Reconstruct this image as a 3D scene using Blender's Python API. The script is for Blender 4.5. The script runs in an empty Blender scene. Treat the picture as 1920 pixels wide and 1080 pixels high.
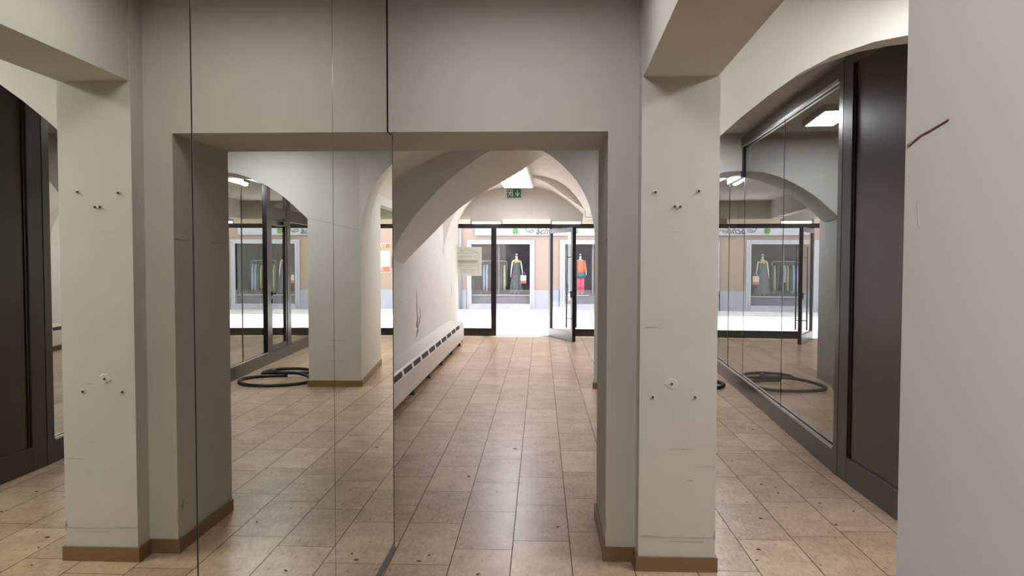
import bpy, bmesh, math, random
from mathutils import Vector, Matrix, Euler
random.seed(7)
S = bpy.context.scene
COL = S.collection

# ------------------------------------------------------------------ camera
cam_d = bpy.data.cameras.new('camera')
cam_d.sensor_width = 36.0
cam_d.lens = 1465.0 / 1920.0 * 36.0
cam_d.clip_start = 0.02
cam_d.clip_end = 300
cam = bpy.data.objects.new('camera', cam_d)
COL.objects.link(cam)
cam.matrix_world = (Matrix.Translation((0, 0, 1.54)) @ Matrix.Rotation(math.radians(2.11), 4, 'Z')
                    @ Matrix.Rotation(math.pi / 2 - math.radians(2.30), 4, 'X') @ Matrix.Rotation(0.002, 4, 'Z'))
S.camera = cam

# ------------------------------------------------------------------ sky, sun, exposure
W = bpy.data.worlds.new('sky')
S.world = W
W.use_nodes = True
wn = W.node_tree
wn.nodes.clear()
wo = wn.nodes.new('ShaderNodeOutputWorld')
wb = wn.nodes.new('ShaderNodeBackground')
wb.inputs['Color'].default_value = (0.86, 0.93, 1.0, 1)
wb.inputs['Strength'].default_value = 2.3
wn.links.new(wb.outputs[0], wo.inputs[0])

sun_d = bpy.data.lights.new('sun', 'SUN')
sun_d.energy = 8.0
sun_d.angle = math.radians(0.6)
sun_d.color = (1.0, 0.95, 0.88)
sun = bpy.data.objects.new('sun', sun_d)
COL.objects.link(sun)
sun.rotation_euler = Vector((-0.35, -0.26, -1.0)).to_track_quat('-Z', 'Y').to_euler()
sun.location = (8, 22, 20)

S.view_settings.view_transform = 'Standard'
S.view_settings.look = 'None'
S.view_settings.exposure = 1.05
S.view_settings.gamma = 1.0
S.view_settings.use_curve_mapping = False
S.cycles.use_denoising = True
S.cycles.max_bounces = 14
S.cycles.diffuse_bounces = 6
S.cycles.glossy_bounces = 8
S.cycles.transparent_max_bounces = 16
S.cycles.sample_clamp_indirect = 6.0
S.cycles.caustics_reflective = False
S.cycles.caustics_refractive = False

LAMP_ROOM = 3.2      # radiance of the fluorescent diffusers
FILL_NEAR = 11.0
LAMP_SIDE = 11.0
LAMP_BAY = 22.0

# ------------------------------------------------------------------ materials
def srgb(r, g, b):
    def f(c):
        c /= 255.0
        return c / 12.92 if c <= 0.04045 else ((c + 0.055) / 1.055) ** 2.4
    return (f(r), f(g), f(b), 1.0)

def principled(name, col, rough=0.6, metal=0.0, var=0.0, scale=4.0, bump=0.0, bscale=60.0, spec=0.5, stretch=None):
    m = bpy.data.materials.new(name)
    m.use_nodes = True
    nt = m.node_tree
    p = nt.nodes['Principled BSDF']
    p.inputs['Base Color'].default_value = col
    p.inputs['Roughness'].default_value = rough
    p.inputs['Metallic'].default_value = metal
    p.inputs['Specular IOR Level'].default_value = spec
    if var > 0 or bump > 0:
        tc = nt.nodes.new('ShaderNodeTexCoord')
        src = tc.outputs['Object']
        if stretch:
            mp = nt.nodes.new('ShaderNodeMapping')
            mp.inputs['Scale'].default_value = stretch
            nt.links.new(src, mp.inputs['Vector'])
            src = mp.outputs['Vector']
    if var > 0:
        n = nt.nodes.new('ShaderNodeTexNoise')
        n.inputs['Scale'].default_value = scale
        n.inputs['Detail'].default_value = 5
        nt.links.new(src, n.inputs['Vector'])
        r = nt.nodes.new('ShaderNodeValToRGB')
        a = r.color_ramp.elements
        a[0].position, a[1].position = 0.3, 0.7
        a[0].color = tuple(c * (1 - var) for c in col[:3]) + (1,)
        a[1].color = tuple(min(1, c * (1 + var)) for c in col[:3]) + (1,)
        nt.links.new(n.outputs['Fac'], r.inputs['Fac'])
        nt.links.new(r.outputs['Color'], p.inputs['Base Color'])
    if bump > 0:
        n2 = nt.nodes.new('ShaderNodeTexNoise')
        n2.inputs['Scale'].default_value = bscale
        n2.inputs['Detail'].default_value = 3
        nt.links.new(src, n2.inputs['Vector'])
        b = nt.nodes.new('ShaderNodeBump')
        b.inputs['Strength'].default_value = bump
        b.inputs['Distance'].default_value = 0.01
        nt.links.new(n2.outputs['Fac'], b.inputs['Height'])
        nt.links.new(b.outputs['Normal'], p.inputs['Normal'])
    return m

def emitter(name, col, strength):
    m = bpy.data.materials.new(name)
    m.use_nodes = True
    nt = m.node_tree
    nt.nodes.clear()
    o = nt.nodes.new('ShaderNodeOutputMaterial')
    e = nt.nodes.new('ShaderNodeEmission')
    e.inputs['Color'].default_value = col
    e.inputs['Strength'].default_value = strength
    nt.links.new(e.outputs[0], o.inputs[0])
    return m

def pane_glass(name, ior, tint, refl=(1, 1, 1, 1)):
    """thin clear pane: Fresnel reflection over straight transmission"""
    m = bpy.data.materials.new(name)
    m.use_nodes = True
    nt = m.node_tree
    nt.nodes.clear()
    o = nt.nodes.new('ShaderNodeOutputMaterial')
    mix = nt.nodes.new('ShaderNodeMixShader')
    fr = nt.nodes.new('ShaderNodeFresnel')
    fr.inputs['IOR'].default_value = ior
    t = nt.nodes.new('ShaderNodeBsdfTransparent')
    t.inputs['Color'].default_value = tint
    g = nt.nodes.new('ShaderNodeBsdfGlossy')
    g.inputs['Roughness'].default_value = 0.0
    g.inputs['Color'].default_value = refl
    ge = nt.nodes.new('ShaderNodeNewGeometry')      # both faces' reflection is carried by the outer face
    sb = nt.nodes.new('ShaderNodeMath'); sb.operation = 'SUBTRACT'; sb.inputs[0].default_value = 1.0
    ml = nt.nodes.new('ShaderNodeMath'); ml.operation = 'MULTIPLY'
    nt.links.new(ge.outputs['Backfacing'], sb.inputs[1])
    nt.links.new(fr.outputs[0], ml.inputs[0]); nt.links.new(sb.outputs[0], ml.inputs[1])
    nt.links.new(ml.outputs[0], mix.inputs[0])
    nt.links.new(t.outputs[0], mix.inputs[1])
    nt.links.new(g.outputs[0], mix.inputs[2])
    nt.links.new(mix.outputs[0], o.inputs[0])
    return m

M = {}
M['wall'] = principled('off_white_plaster', (0.70, 0.69, 0.655, 1), 0.75, var=0.025, scale=2.5, bump=0.025, bscale=220)
M['vault'] = principled('vault_plaster', (0.72, 0.69, 0.65, 1), 0.85, var=0.04, scale=3.0, bump=0.25, bscale=45)
M['wood'] = principled('skirting_wood', srgb(140, 112, 80), 0.45, var=0.10, scale=10, stretch=(2, 2, 14))
M['black'] = principled('black_metal', (0.012, 0.011, 0.012, 1), 0.32, metal=0.0, var=0.1)
M['anthracite'] = principled('anthracite_metal', (0.042, 0.037, 0.040, 1), 0.28, metal=0.2, var=0.06, scale=3)
M['greymetal'] = principled('grey_metal', (0.20, 0.20, 0.205, 1), 0.35, metal=0.6, var=0.05)
M['steel'] = principled('brushed_steel', (0.55, 0.55, 0.56, 1), 0.25, metal=1.0, var=0.05)
M['mirror'] = principled('mirror_silver', (0.90, 0.92, 0.84, 1), 0.0, metal=1.0)
M['mirroredge'] = principled('mirror_edge_glass', (0.05, 0.065, 0.055, 1), 0.2)
M['dark'] = principled('dark_void', (0.012, 0.012, 0.013, 1), 0.9)
M['darkroom'] = principled('dark_room_wall', (0.22, 0.22, 0.225, 1), 0.9, var=0.05)
M['rad'] = principled('radiator_enamel', (0.72, 0.69, 0.66, 1), 0.4, var=0.02)
M['hose'] = principled('black_rubber', (0.012, 0.012, 0.013, 1), 0.45, bump=0.1)
M['glass'] = pane_glass('shopfront_glass', 1.6, (0.97, 0.98, 0.975, 1))
M['glass_part'] = pane_glass('partition_glass', 8.0, (0.90, 0.91, 0.90, 1), (0.95, 0.97, 0.95, 1))
M['glass_street'] = pane_glass('shop_window_glass', 1.6, (0.93, 0.94, 0.95, 1))
M['cream'] = principled('cream_glow', (0.80, 0.72, 0.58, 1), 0.5, var=0.02)
_p = M['cream'].node_tree.nodes['Principled BSDF']; _p.inputs['Emission Color'].default_value = (1.0, 0.85, 0.68, 1); _p.inputs['Emission Strength'].default_value = 0.24  # faint emission added to brighten the cream boxes
M['lampbody'] = principled('lamp_housing', (0.65, 0.65, 0.65, 1), 0.4, var=0.02)
M['lamp'] = emitter('lamp_diffuser', (1.0, 0.97, 0.91, 1), LAMP_ROOM)
M['fill_near'] = emitter('fill_diffuser_near', (1.0, 0.96, 0.94, 1), FILL_NEAR)
M['lamp_side'] = emitter('lamp_diffuser_side', (1.0, 0.98, 0.94, 1), LAMP_SIDE)
M['lamp_bay'] = emitter('lamp_diffuser_bay', (0.94, 0.965, 1.0, 1), LAMP_BAY)
M['tube'] = emitter('fluorescent_tube', (0.97, 0.98, 1.0, 1), 60.0)
M['tube_strip'] = emitter('strip_tube', (1.0, 0.98, 0.95, 1), 6.0)
M['louvre_glow'] = emitter('louvre_diffuser', (0.98, 0.95, 1.0, 1), 5.4)
M['blade'] = principled('louvre_blade', (0.22, 0.20, 0.25, 1), 0.5, var=0.02)
M['sign_green'] = principled('sign_green', srgb(10, 110, 66), 0.4, var=0.03)
M['sign_white'] = principled('sign_white', (0.80, 0.82, 0.80, 1), 0.5, var=0.02)
M['patch'] = principled('filler_white', (0.74, 0.73, 0.70, 1), 0.8, var=0.05)
M['plug'] = principled('plug_grey', (0.10, 0.10, 0.095, 1), 0.5, var=0.1)
M['scuff'] = principled('scuff_grey', (0.44, 0.45, 0.44, 1), 0.8, var=0.3, scale=40)
M['crack'] = principled('crack_dark', (0.10, 0.085, 0.07, 1), 0.9)
M['redmark'] = principled('red_chalk', (0.46, 0.20, 0.17, 1), 0.9, var=0.2, scale=60)
M['gouge'] = principled('bare_render', srgb(140, 118, 96), 0.9, var=0.3, scale=30)
M['paper'] = principled('notice_paper', (0.62, 0.63, 0.58, 1), 0.6, var=0.02)
_nt = M['paper'].node_tree
_tr = _nt.nodes.new('ShaderNodeBsdfTranslucent'); _tr.inputs['Color'].default_value = (0.75, 0.75, 0.68, 1)
_mx = _nt.nodes.new('ShaderNodeMixShader'); _mx.inputs[0].default_value = 0.45
_out = [n for n in _nt.nodes if n.type == 'OUTPUT_MATERIAL'][0]
_nt.links.new(_nt.nodes['Principled BSDF'].outputs[0], _mx.inputs[1]); _nt.links.new(_tr.outputs[0], _mx.inputs[2]); _nt.links.new(_mx.outputs[0], _out.inputs[0])
M['ink'] = principled('notice_print', (0.36, 0.39, 0.36, 1), 0.6, var=0.05)
M['inkgreen'] = principled('notice_band', (0.38, 0.43, 0.34, 1), 0.6, var=0.03)
M['peach'] = principled('peach_render', srgb(149, 129, 117), 0.9, var=0.02, scale=1.0, bump=0.1)
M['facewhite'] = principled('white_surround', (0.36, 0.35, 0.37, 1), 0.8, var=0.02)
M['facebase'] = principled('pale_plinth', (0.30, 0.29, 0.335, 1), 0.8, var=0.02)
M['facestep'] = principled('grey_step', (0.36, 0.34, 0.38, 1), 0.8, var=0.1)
M['plinthdark'] = principled('window_plinth', (0.16, 0.145, 0.16, 1), 0.6, var=0.15)
M['shopdark'] = principled('dim_shop_lining', (0.20, 0.175, 0.20, 1), 0.8, var=0.15)
M['clover'] = principled('clover_green', srgb(60, 118, 48), 0.6, var=0.05)
M['script'] = principled('script_black', (0.05, 0.05, 0.05, 1), 0.6)
M['pipe'] = principled('zinc_pipe', (0.25, 0.25, 0.29, 1), 0.5, var=0.05)
M['mannequin'] = principled('mannequin_white', (0.82, 0.80, 0.78, 1), 0.4, var=0.02)
M['dress'] = principled('grey_dress', (0.15, 0.15, 0.15, 1), 0.9, var=0.1, scale=20)
M['yellow'] = principled('yellow_flower', srgb(232, 200, 110), 0.8, var=0.1)
M['bag'] = principled('bag_cream', srgb(240, 214, 200), 0.7, var=0.04)
M['bagpink'] = principled('bag_pink', srgb(214, 110, 122), 0.7, var=0.1)
M['sky_cloth'] = principled('pale_blue_cloth', srgb(196, 206, 226), 0.9, var=0.05)
M['olive_cloth'] = principled('olive_cloth', srgb(96, 100, 84), 0.9, var=0.1)
M['sand_cloth'] = principled('sand_cloth', srgb(214, 186, 148), 0.9, var=0.08)
M['black_cloth'] = principled('black_cloth', srgb(50, 50, 54), 0.9, var=0.1)
M['white_cloth'] = principled('white_cloth', srgb(228, 228, 228), 0.9, var=0.05)
M['floral_cloth'] = principled('floral_cloth', srgb(205, 208, 165), 0.9, var=0.4, scale=25)
M['orange_cloth'] = principled('orange_print_cloth', srgb(240, 140, 100), 0.9, var=0.25, scale=14)
M['pink_cloth'] = principled('pink_print_cloth', srgb(228, 110, 130), 0.9, var=0.25, scale=14)
M['teal_cloth'] = principled('teal_print_cloth', srgb(90, 130, 140), 0.9, var=0.25, scale=14)
M['poster_red'] = principled('poster_red', srgb(226, 90, 70), 0.6, var=0.05)
M['poster_cream'] = principled('poster_cream', srgb(226, 214, 170), 0.6, var=0.05)
M['poster_green'] = principled('poster_olive', srgb(130, 134, 100), 0.6, var=0.1)
M['navy'] = principled('navy_board', srgb(58, 56, 74), 0.6, var=0.05)
M['ownface'] = principled('street_render', (0.66, 0.62, 0.56, 1), 0.9, var=0.03)
M['debris'] = principled('crumb_brown', (0.07, 0.05, 0.035, 1), 0.9)
M['sticker'] = principled('vent_black', (0.008, 0.008, 0.009, 1), 0.7)

def floor_material():
    m = bpy.data.materials.new('wood_look_tile')
    m.use_nodes = True
    nt = m.node_tree
    N, L = nt.nodes, nt.links
    p = N['Principled BSDF']
    uv = N.new('ShaderNodeUVMap'); uv.uv_map = 'tile'
    sep = N.new('ShaderNodeSeparateXYZ'); L.new(uv.outputs[0], sep.inputs[0])
    def mth(op, a, b=None):
        n = N.new('ShaderNodeMath'); n.operation = op
        for i, v in enumerate((a, b)):
            if v is None: continue
            if isinstance(v, (int, float)): n.inputs[i].default_value = v
            else: L.new(v, n.inputs[i])
        return n.outputs[0]
    W_, L_ = 0.305, 0.61
    u, v = sep.outputs[0], sep.outputs[1]
    eu = mth('MINIMUM', u, mth('SUBTRACT', W_, u))
    ev = mth('MINIMUM', v, mth('SUBTRACT', L_, v))
    edge = mth('MINIMUM', eu, ev)
    grout = mth('LESS_THAN', edge, 0.0024)
    soft = mth('LESS_THAN', edge, 0.004)
    at = N.new('ShaderNodeAttribute'); at.attribute_name = 'shade'
    tc = N.new('ShaderNodeTexCoord')
    mp = N.new('ShaderNodeMapping'); mp.inputs['Scale'].default_value = (46, 16, 1)
    ad = N.new('ShaderNodeVectorMath'); ad.operation = 'ADD'
    L.new(tc.outputs['Object'], ad.inputs[0])
    sc_ = N.new('ShaderNodeVectorMath'); sc_.operation = 'SCALE'; sc_.inputs['Scale'].default_value = 37.0
    L.new(at.outputs['Color'], sc_.inputs[0]); L.new(sc_.outputs[0], ad.inputs[1])
    L.new(ad.outputs[0], mp.inputs['Vector'])
    gr = N.new('ShaderNodeTexNoise'); gr.inputs['Scale'].default_value = 1.3; gr.inputs['Detail'].default_value = 8; gr.inputs['Roughness'].default_value = 0.62
    gr.inputs['Distortion'].default_value = 0.4
    L.new(mp.outputs[0], gr.inputs['Vector'])
    wv = N.new('ShaderNodeTexWave'); wv.inputs['Scale'].default_value = 0.55; wv.inputs['Distortion'].default_value = 7
    wv.inputs['Detail'].default_value = 3; wv.inputs['Detail Scale'].default_value = 0.7
    L.new(mp.outputs[0], wv.inputs['Vector'])
    cl = N.new('ShaderNodeTexNoise'); cl.inputs['Scale'].default_value = 5.0; cl.inputs['Detail'].default_value = 7; cl.inputs['Roughness'].default_value = 0.6
    L.new(ad.outputs[0], cl.inputs['Vector'])
    g = mth('ADD', mth('MULTIPLY', gr.outputs['Fac'], 0.55), mth('MULTIPLY', wv.outputs['Fac'], 0.02))
    g = mth('ADD', g, mth('MULTIPLY', cl.outputs['Fac'], 0.45))
    seps = N.new('ShaderNodeSeparateColor'); L.new(at.outputs['Color'], seps.inputs[0])
    g = mth('ADD', g, mth('MULTIPLY', mth('SUBTRACT', seps.outputs[0], 0.5), 0.12))
    ramp = N.new('ShaderNodeValToRGB'); L.new(g, ramp.inputs['Fac'])
    e = ramp.color_ramp.elements
    e[0].position, e[0].color = 0.33, (0.34, 0.235, 0.155, 1)
    e[1].position, e[1].color = 0.74, (0.78, 0.62, 0.47, 1)
    mid = ramp.color_ramp.elements.new(0.53); mid.color = (0.60, 0.425, 0.295, 1)
    mx = N.new('ShaderNodeMix'); mx.data_type = 'RGBA'
    L.new(grout, mx.inputs['Factor']); L.new(ramp.outputs[0], mx.inputs['A'])
    mx.inputs['B'].default_value = (0.040, 0.028, 0.020, 1)
    L.new(mx.outputs['Result'], p.inputs['Base Color'])
    rr = mth('ADD', mth('MULTIPLY', gr.outputs['Fac'], 0.16), 0.22)
    rr = mth('ADD', rr, mth('MULTIPLY', grout, 0.4))
    L.new(rr, p.inputs['Roughness'])
    p.inputs['Specular IOR Level'].default_value = 0.6
    bp = N.new('ShaderNodeBump'); bp.inputs['Strength'].default_value = 0.10; bp.inputs['Distance'].default_value = 0.004
    hh = mth('SUBTRACT', mth('ADD', mth('MULTIPLY', gr.outputs['Fac'], 0.35), mth('MULTIPLY', wv.outputs['Fac'], 0.0)), soft)
    L.new(hh, bp.inputs['Height']); L.new(bp.outputs[0], p.inputs['Normal'])
    return m

def street_material():
    m = bpy.data.materials.new('street_paving')
    m.use_nodes = True
    nt = m.node_tree
    N, L = nt.nodes, nt.links
    p = N['Principled BSDF']
    tc = N.new('ShaderNodeTexCoord')
    mp = N.new('ShaderNodeMapping'); mp.inputs['Rotation'].default_value = (0, 0, 0.05)
    L.new(tc.outputs['Object'], mp.inputs['Vector'])
    b = N.new('ShaderNodeTexBrick')
    b.inputs['Scale'].default_value = 1.0
    b.inputs['Brick Width'].default_value = 0.9
    b.inputs['Row Height'].default_value = 1.25
    b.inputs['Mortar Size'].default_value = 0.025
    b.inputs['Color1'].default_value = (0.50, 0.49, 0.50, 1)
    b.inputs['Color2'].default_value = (0.70, 0.68, 0.68, 1)
    b.inputs['Mortar'].default_value = (0.50, 0.46, 0.45, 1)
    L.new(mp.outputs[0], b.inputs['Vector'])
    L.new(b.outputs['Color'], p.inputs['Base Color'])
    p.inputs['Roughness'].default_value = 0.85
    return m
M['floor'] = floor_material()
M['street'] = street_material()

# ------------------------------------------------------------------ mesh helpers
def bm_box(bm, x0, x1, y0, y1, z0, z1):
    v = [bm.verts.new((x, y, z)) for z in (z0, z1) for (x, y) in ((x0, y0), (x1, y0), (x1, y1), (x0, y1))]
    for f in ((3, 2, 1, 0), (4, 5, 6, 7), (0, 1, 5, 4), (1, 2, 6, 5), (2, 3, 7, 6), (3, 0, 4, 7)):
        bm.faces.new([v[i] for i in f])
    return v

def bm_prism(bm, poly, z0, z1):
    n = len(poly)
    a = [bm.verts.new((x, y, z0)) for x, y in poly]
    b = [bm.verts.new((x, y, z1)) for x, y in poly]
    bm.faces.new(a[::-1]); bm.faces.new(b)
    for i in range(n):
        j = (i + 1) % n
        bm.faces.new((a[i], a[j], b[j], b[i]))

def bm_extrude_profile(bm, prof, y0, y1, x_of=None):
    """prof: (x, z) polygon swept along y; x_of(y) shifts x"""
    f = x_of or (lambda y: 0.0)
    a = [bm.verts.new((x + f(y0), y0, z)) for x, z in prof]
    b = [bm.verts.new((x + f(y1), y1, z)) for x, z in prof]
    n = len(prof)
    bm.faces.new(a); bm.faces.new(b[::-1])
    for i in range(n):
        j = (i + 1) % n
        bm.faces.new((a[i], b[i], b[j], a[j]))

def bm_strip(bm, A, B):
    a = [bm.verts.new(p) for p in A]
    b = [bm.verts.new(p) for p in B]
    for i in range(len(A) - 1):
        bm.faces.new((a[i], a[i + 1], b[i + 1], b[i]))

def bm_loft(bm, rings, closed=True, caps=True):
    R = [[bm.verts.new(p) for p in r] for r in rings]
    n = len(R[0])
    for k in range(len(R) - 1):
        for i in range(n if closed else n - 1):
            j = (i + 1) % n
            bm.faces.new((R[k][i], R[k][j], R[k + 1][j], R[k + 1][i]))
    if closed and caps:
        bm.faces.new(R[0][::-1]); bm.faces.new(R[-1])

def bm_tube(bm, pts, r, n=10, closed=False):
    pts = [Vector(p) for p in pts]
    rings = []
    m = len(pts)
    up = Vector((0, 0, 1))
    for i, p in enumerate(pts):
        if closed:
            t = pts[(i + 1) % m] - pts[i - 1]
        else:
            t = pts[min(i + 1, m - 1)] - pts[max(i - 1, 0)]
        t.normalize()
        a = t.cross(up)
        if a.length < 1e-3: a = t.cross(Vector((0, 1, 0)))
        a.normalize(); b = a.cross(t)
        rr = r[i] if isinstance(r, (list, tuple)) else r
        rings.append([p + rr * (math.cos(2 * math.pi * k / n) * a + math.sin(2 * math.pi * k / n) * b) for k in range(n)])
    if closed:
        rings.append(rings[0])
        bm_loft(bm, rings, True, False)
        bmesh.ops.remove_doubles(bm, verts=bm.verts, dist=1e-6)
    else:
        bm_loft(bm, rings, True, True)

def bm_cyl(bm, c, r, h, n=20, axis='z'):
    c = Vector(c)
    d = {'x': Vector((1, 0, 0)), 'y': Vector((0, 1, 0)), 'z': Vector((0, 0, 1))}[axis]
    bm_tube(bm, [c - d * h / 2, c + d * h / 2], r, n)

def bm_sphere(bm, c, rx, ry, rz, n=14, k=9):
    rings = []
    for i in range(k + 1):
        t = math.pi * i / k
        s = max(math.sin(t), 0.02)
        rings.append([(c[0] + rx * s * math.cos(2 * math.pi * j / n), c[1] + ry * s * math.sin(2 * math.pi * j / n),
                       c[2] - rz * math.cos(t)) for j in range(n)])
    bm_loft(bm, rings)

def thicken(bm, vec):
    r = bmesh.ops.extrude_face_region(bm, geom=bm.faces[:], use_keep_orig=True)
    bmesh.ops.translate(bm, verts=[g for g in r['geom'] if isinstance(g, bmesh.types.BMVert)], vec=Vector(vec))

def obj(name, bm, mat, parent=None, smooth=False, bevel=0.0, loc=None, rotz=0.0, kind=None, label=None):
    bmesh.ops.recalc_face_normals(bm, faces=bm.faces)
    me = bpy.data.meshes.new(name)
    bm.to_mesh(me); bm.free()
    if isinstance(mat, (list, tuple)):
        for x in mat: me.materials.append(M[x])
    else:
        me.materials.append(M[mat])
    if smooth:
        for p in me.polygons: p.use_smooth = True
    o = bpy.data.objects.new(name, me)
    COL.objects.link(o)
    if parent: o.parent = parent
    if loc: o.location = loc
    o.rotation_euler.z = rotz
    if bevel > 0:
        b = o.modifiers.new('bevel', 'BEVEL'); b.width = bevel; b.segments = 2; b.limit_method = 'ANGLE'
    if kind: o['kind'] = kind
    if label: o['label'] = label
    return o

def new(): return bmesh.new()

def box(name, dims, mat, parent=None, **kw):
    bm = new(); bm_box(bm, *dims)
    return obj(name, bm, mat, parent, **kw)

def thing(name, label, cat, loc=(0, 0, 0), rotz=0.0, group=None, kind=None):
    o = bpy.data.objects.new(name, None)
    COL.objects.link(o)
    o.empty_display_size = 0.1
    o.location = loc; o.rotation_euler.z = rotz
    if kind: o['kind'] = kind
    o['label'] = label
    o['category'] = cat
    if group: o['group'] = group
    return o

def tag(o, label, cat, group=None):
    o['label'] = label; o['category'] = cat
    if group: o['group'] = group
    return o

def struct(name, bm, mat, **kw):
    return obj(name, bm, mat, kind='structure', **kw)

def text_mesh(name, body, size, mat, parent, loc, rot, align='CENTER', shear=0.0, extrude=0.001, mirror=False):
    cu = bpy.data.curves.new(name, 'FONT')
    cu.body = body; cu.size = size; cu.align_x = align; cu.align_y = 'CENTER'; cu.extrude = extrude; cu.shear = shear
    tmp = bpy.data.objects.new('tmp', cu)
    COL.objects.link(tmp)
    dg = bpy.context.evaluated_depsgraph_get()
    me = bpy.data.meshes.new_from_object(tmp.evaluated_get(dg))
    bpy.data.objects.remove(tmp); bpy.data.curves.remove(cu)
    if mirror:
        me.transform(Matrix.Scale(-1, 4, (1, 0, 0))); me.flip_normals()
    me.materials.clear(); me.materials.append(M[mat])
    o = bpy.data.objects.new(name, me)
    COL.objects.link(o)
    if parent: o.parent = parent
    o.location = loc; o.rotation_euler = rot
    return o

# ================================================================== SETTING
def wx(y): return -1.655 + (y - 4.6) * 0.0048        # face of the radiator wall
def mx_(y): return -0.771 + 0.0045 * (y - 3.85)       # mirror face

# floor: one mesh, one quad per tile
def build_floor():
    bm = new()
    uvl = bm.loops.layers.uv.new('tile')
    cl = bm.loops.layers.color.new('shade')
    known = {0: 4.18, -1: 4.045, -2: 3.83, -3: 4.15, 1: 4.33}
    w, l = 0.305, 0.61
    for i in range(-8, 12):
        x0 = -0.145 + i * w
        off = known.get(i, random.uniform(0, l)) % l
        k = -7
        while True:
            y0 = off + k * l
            k += 1
            if y0 > 15.1: break
            if y0 < -3.6: continue
            y1 = min(y0 + l, 15.12)
            v = [bm.verts.new(c) for c in ((x0, y0, 0), (x0 + w, y0, 0), (x0 + w, y1, 0), (x0, y1, 0))]
            f = bm.faces.new(v)
            s = random.random(); s2 = random.random()
            for lp, (a, b) in zip(f.loops, ((0, 0), (w, 0), (w, y1 - y0), (0, y1 - y0))):
                lp[uvl].uv = (a, b); lp[cl] = (s, s2, s, 1)
    return struct('floor', bm, 'floor')
build_floor()
bm = new(); bm_box(bm, -2.6, 4.1, -3.7, 15.13, -0.3, -0.004); struct('floor_slab', bm, 'dark')

# ceilings
bm = new(); bm_box(bm, -2.0, 4.0, -3.6, 4.3, 2.95, 3.1); struct('ceiling', bm, 'wall')
bm = new(); bm_box(bm, -2.0, 4.0, 4.3, 15.5, 3.06, 3.2); struct('ceiling_slab', bm, 'wall')

def resample(P, n):
    P = [Vector(p) for p in P]
    d = [0]
    for a, b in zip(P, P[1:]): d.append(d[-1] + (b - a).length)
    out = []
    for i in range(n):
        t = d[-1] * i / (n - 1); k = 0
        while k < len(P) - 2 and d[k + 1] < t: k += 1
        s = (t - d[k]) / max(d[k + 1] - d[k], 1e-9)
        out.append(P[k].lerp(P[k + 1], min(max(s, 0), 1)))
    for _ in range(3):   # light smoothing keeps the ends
        out = [out[0]] + [(out[i - 1] + 2 * out[i] + out[i + 1]) / 4 for i in range(1, n - 1)] + [out[-1]]
    return out

# bay between the two wall openings: barrel rising from the radiator wall then level
def vault_near():
    prof = [(-1.76, 2.24), (-1.603, 2.369), (-1.464, 2.46), (-1.325, 2.535), (-1.184, 2.613), (-1.025, 2.70),
            (-0.8, 2.79), (-0.55, 2.865), (-0.2, 2.93), (0.3, 2.955), (3.9, 2.955)]
    prof = [prof[0], prof[1]] + [(p.x, p.y) for p in resample([(x, z, 0) for x, z in prof[1:-1]], 24)] + [prof[-1]]
    bm = new()
    A = [(x, 4.6, z) for x, z in prof]
    B = [(x, 9.2, z) for x, z in prof]
    bm_strip(bm, A, B)
    o = struct('ceiling_vault_near', bm, 'vault')
    return o
vault_near()

# left side: backing of the mirrors and the radiator wall
bm = new()
bm_prism(bm, [(mx_(-3.5) - 0.02, -3.5), (mx_(4.05) - 0.02, 4.05), (-1.95, 4.05), (-1.95, -3.5)], 0, 3.0)
struct('wall_mirror_side', bm, 'dark')
bm = new()
bm_prism(bm, [(wx(4.05), 4.05), (wx(15.1), 15.1), (-2.0, 15.1), (-2.0, 4.05)], 0, 3.1)
wall_left = struct('wall_left', bm, 'wall')

# front wall: lintel, right jamb and protruding pillar
bm = new()
bm_prism(bm, [(mx_(3.92) + 0.004, 3.92), (0.87, 3.92), (0.87, 4.62), (-1.8, 4.62), (-1.8, 4.055), (mx_(3.92) + 0.004, 4.055)], 2.163, 3.0)
bm_prism(bm, [(0.332, 3.92), (0.87, 3.92), (0.87, 4.62), (0.336, 4.62)], 0, 2.163)
bm_prism(bm, [(0.482, 3.80), (0.855, 3.80), (0.855, 3.93), (0.482, 3.93)], 0, 3.0)
wall_front = struct('wall_front', bm, 'wall')

# beam from the far pillar to the near pillar, slightly off the corridor axis
def bx_(y, side): return (0.487 if side < 0 else 0.842) - 0.026 * (3.8 - y)
bm = new()
bm_prism(bm, [(bx_(-3.5, -1), -3.5), (bx_(-3.5, 1), -3.5), (bx_(3.8, 1), 3.8), (bx_(3.8, -1), 3.8)], 2.402, 3.0)
struct('trim_beam', bm, 'wall')
bm = new()
bm_prism(bm, [(bx_(-3.5, -1), -3.5), (bx_(-3.5, 1), -3.5), (bx_(0.905, 1), 0.905), (bx_(0.905, -1), 0.905)], 0, 2.402)
wall_near = struct('wall_near_pillar', bm, 'wall')

# arched wall at the right of the pillar
def arch1_z(x):
    P = [(0.80, 2.06), (0.869, 2.124), (0.98, 2.225), (1.113, 2.332), (1.267, 2.442), (1.425, 2.526), (1.624, 2.592), (1.78, 2.622),
         (2.0, 2.645), (2.2, 2.635), (2.45, 2.585), (2.7, 2.49), (2.9, 2.37), (3.1, 2.2), (3.25, 2.0)]
    return P
def arch_wall(name, P, y0, y1, top, y0b=None, mat='wall'):
    bm = new()
    f0 = [(x, y0, z) for x, z in P]; b0 = [(x, y1, z) for x, z in P]
    f1 = [(x, y0, top) for x, z in P]; b1 = [(x, y1, top) for x, z in P]
    bm_strip(bm, f0, f1); bm_strip(bm, b0, b1); bm_strip(bm, f0, b0)
    bmesh.ops.remove_doubles(bm, verts=bm.verts, dist=1e-5)
    return struct(name, bm, mat)
arch_wall('wall_arch_near', arch1_z(0), 3.925, 4.115, 3.0)

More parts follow.
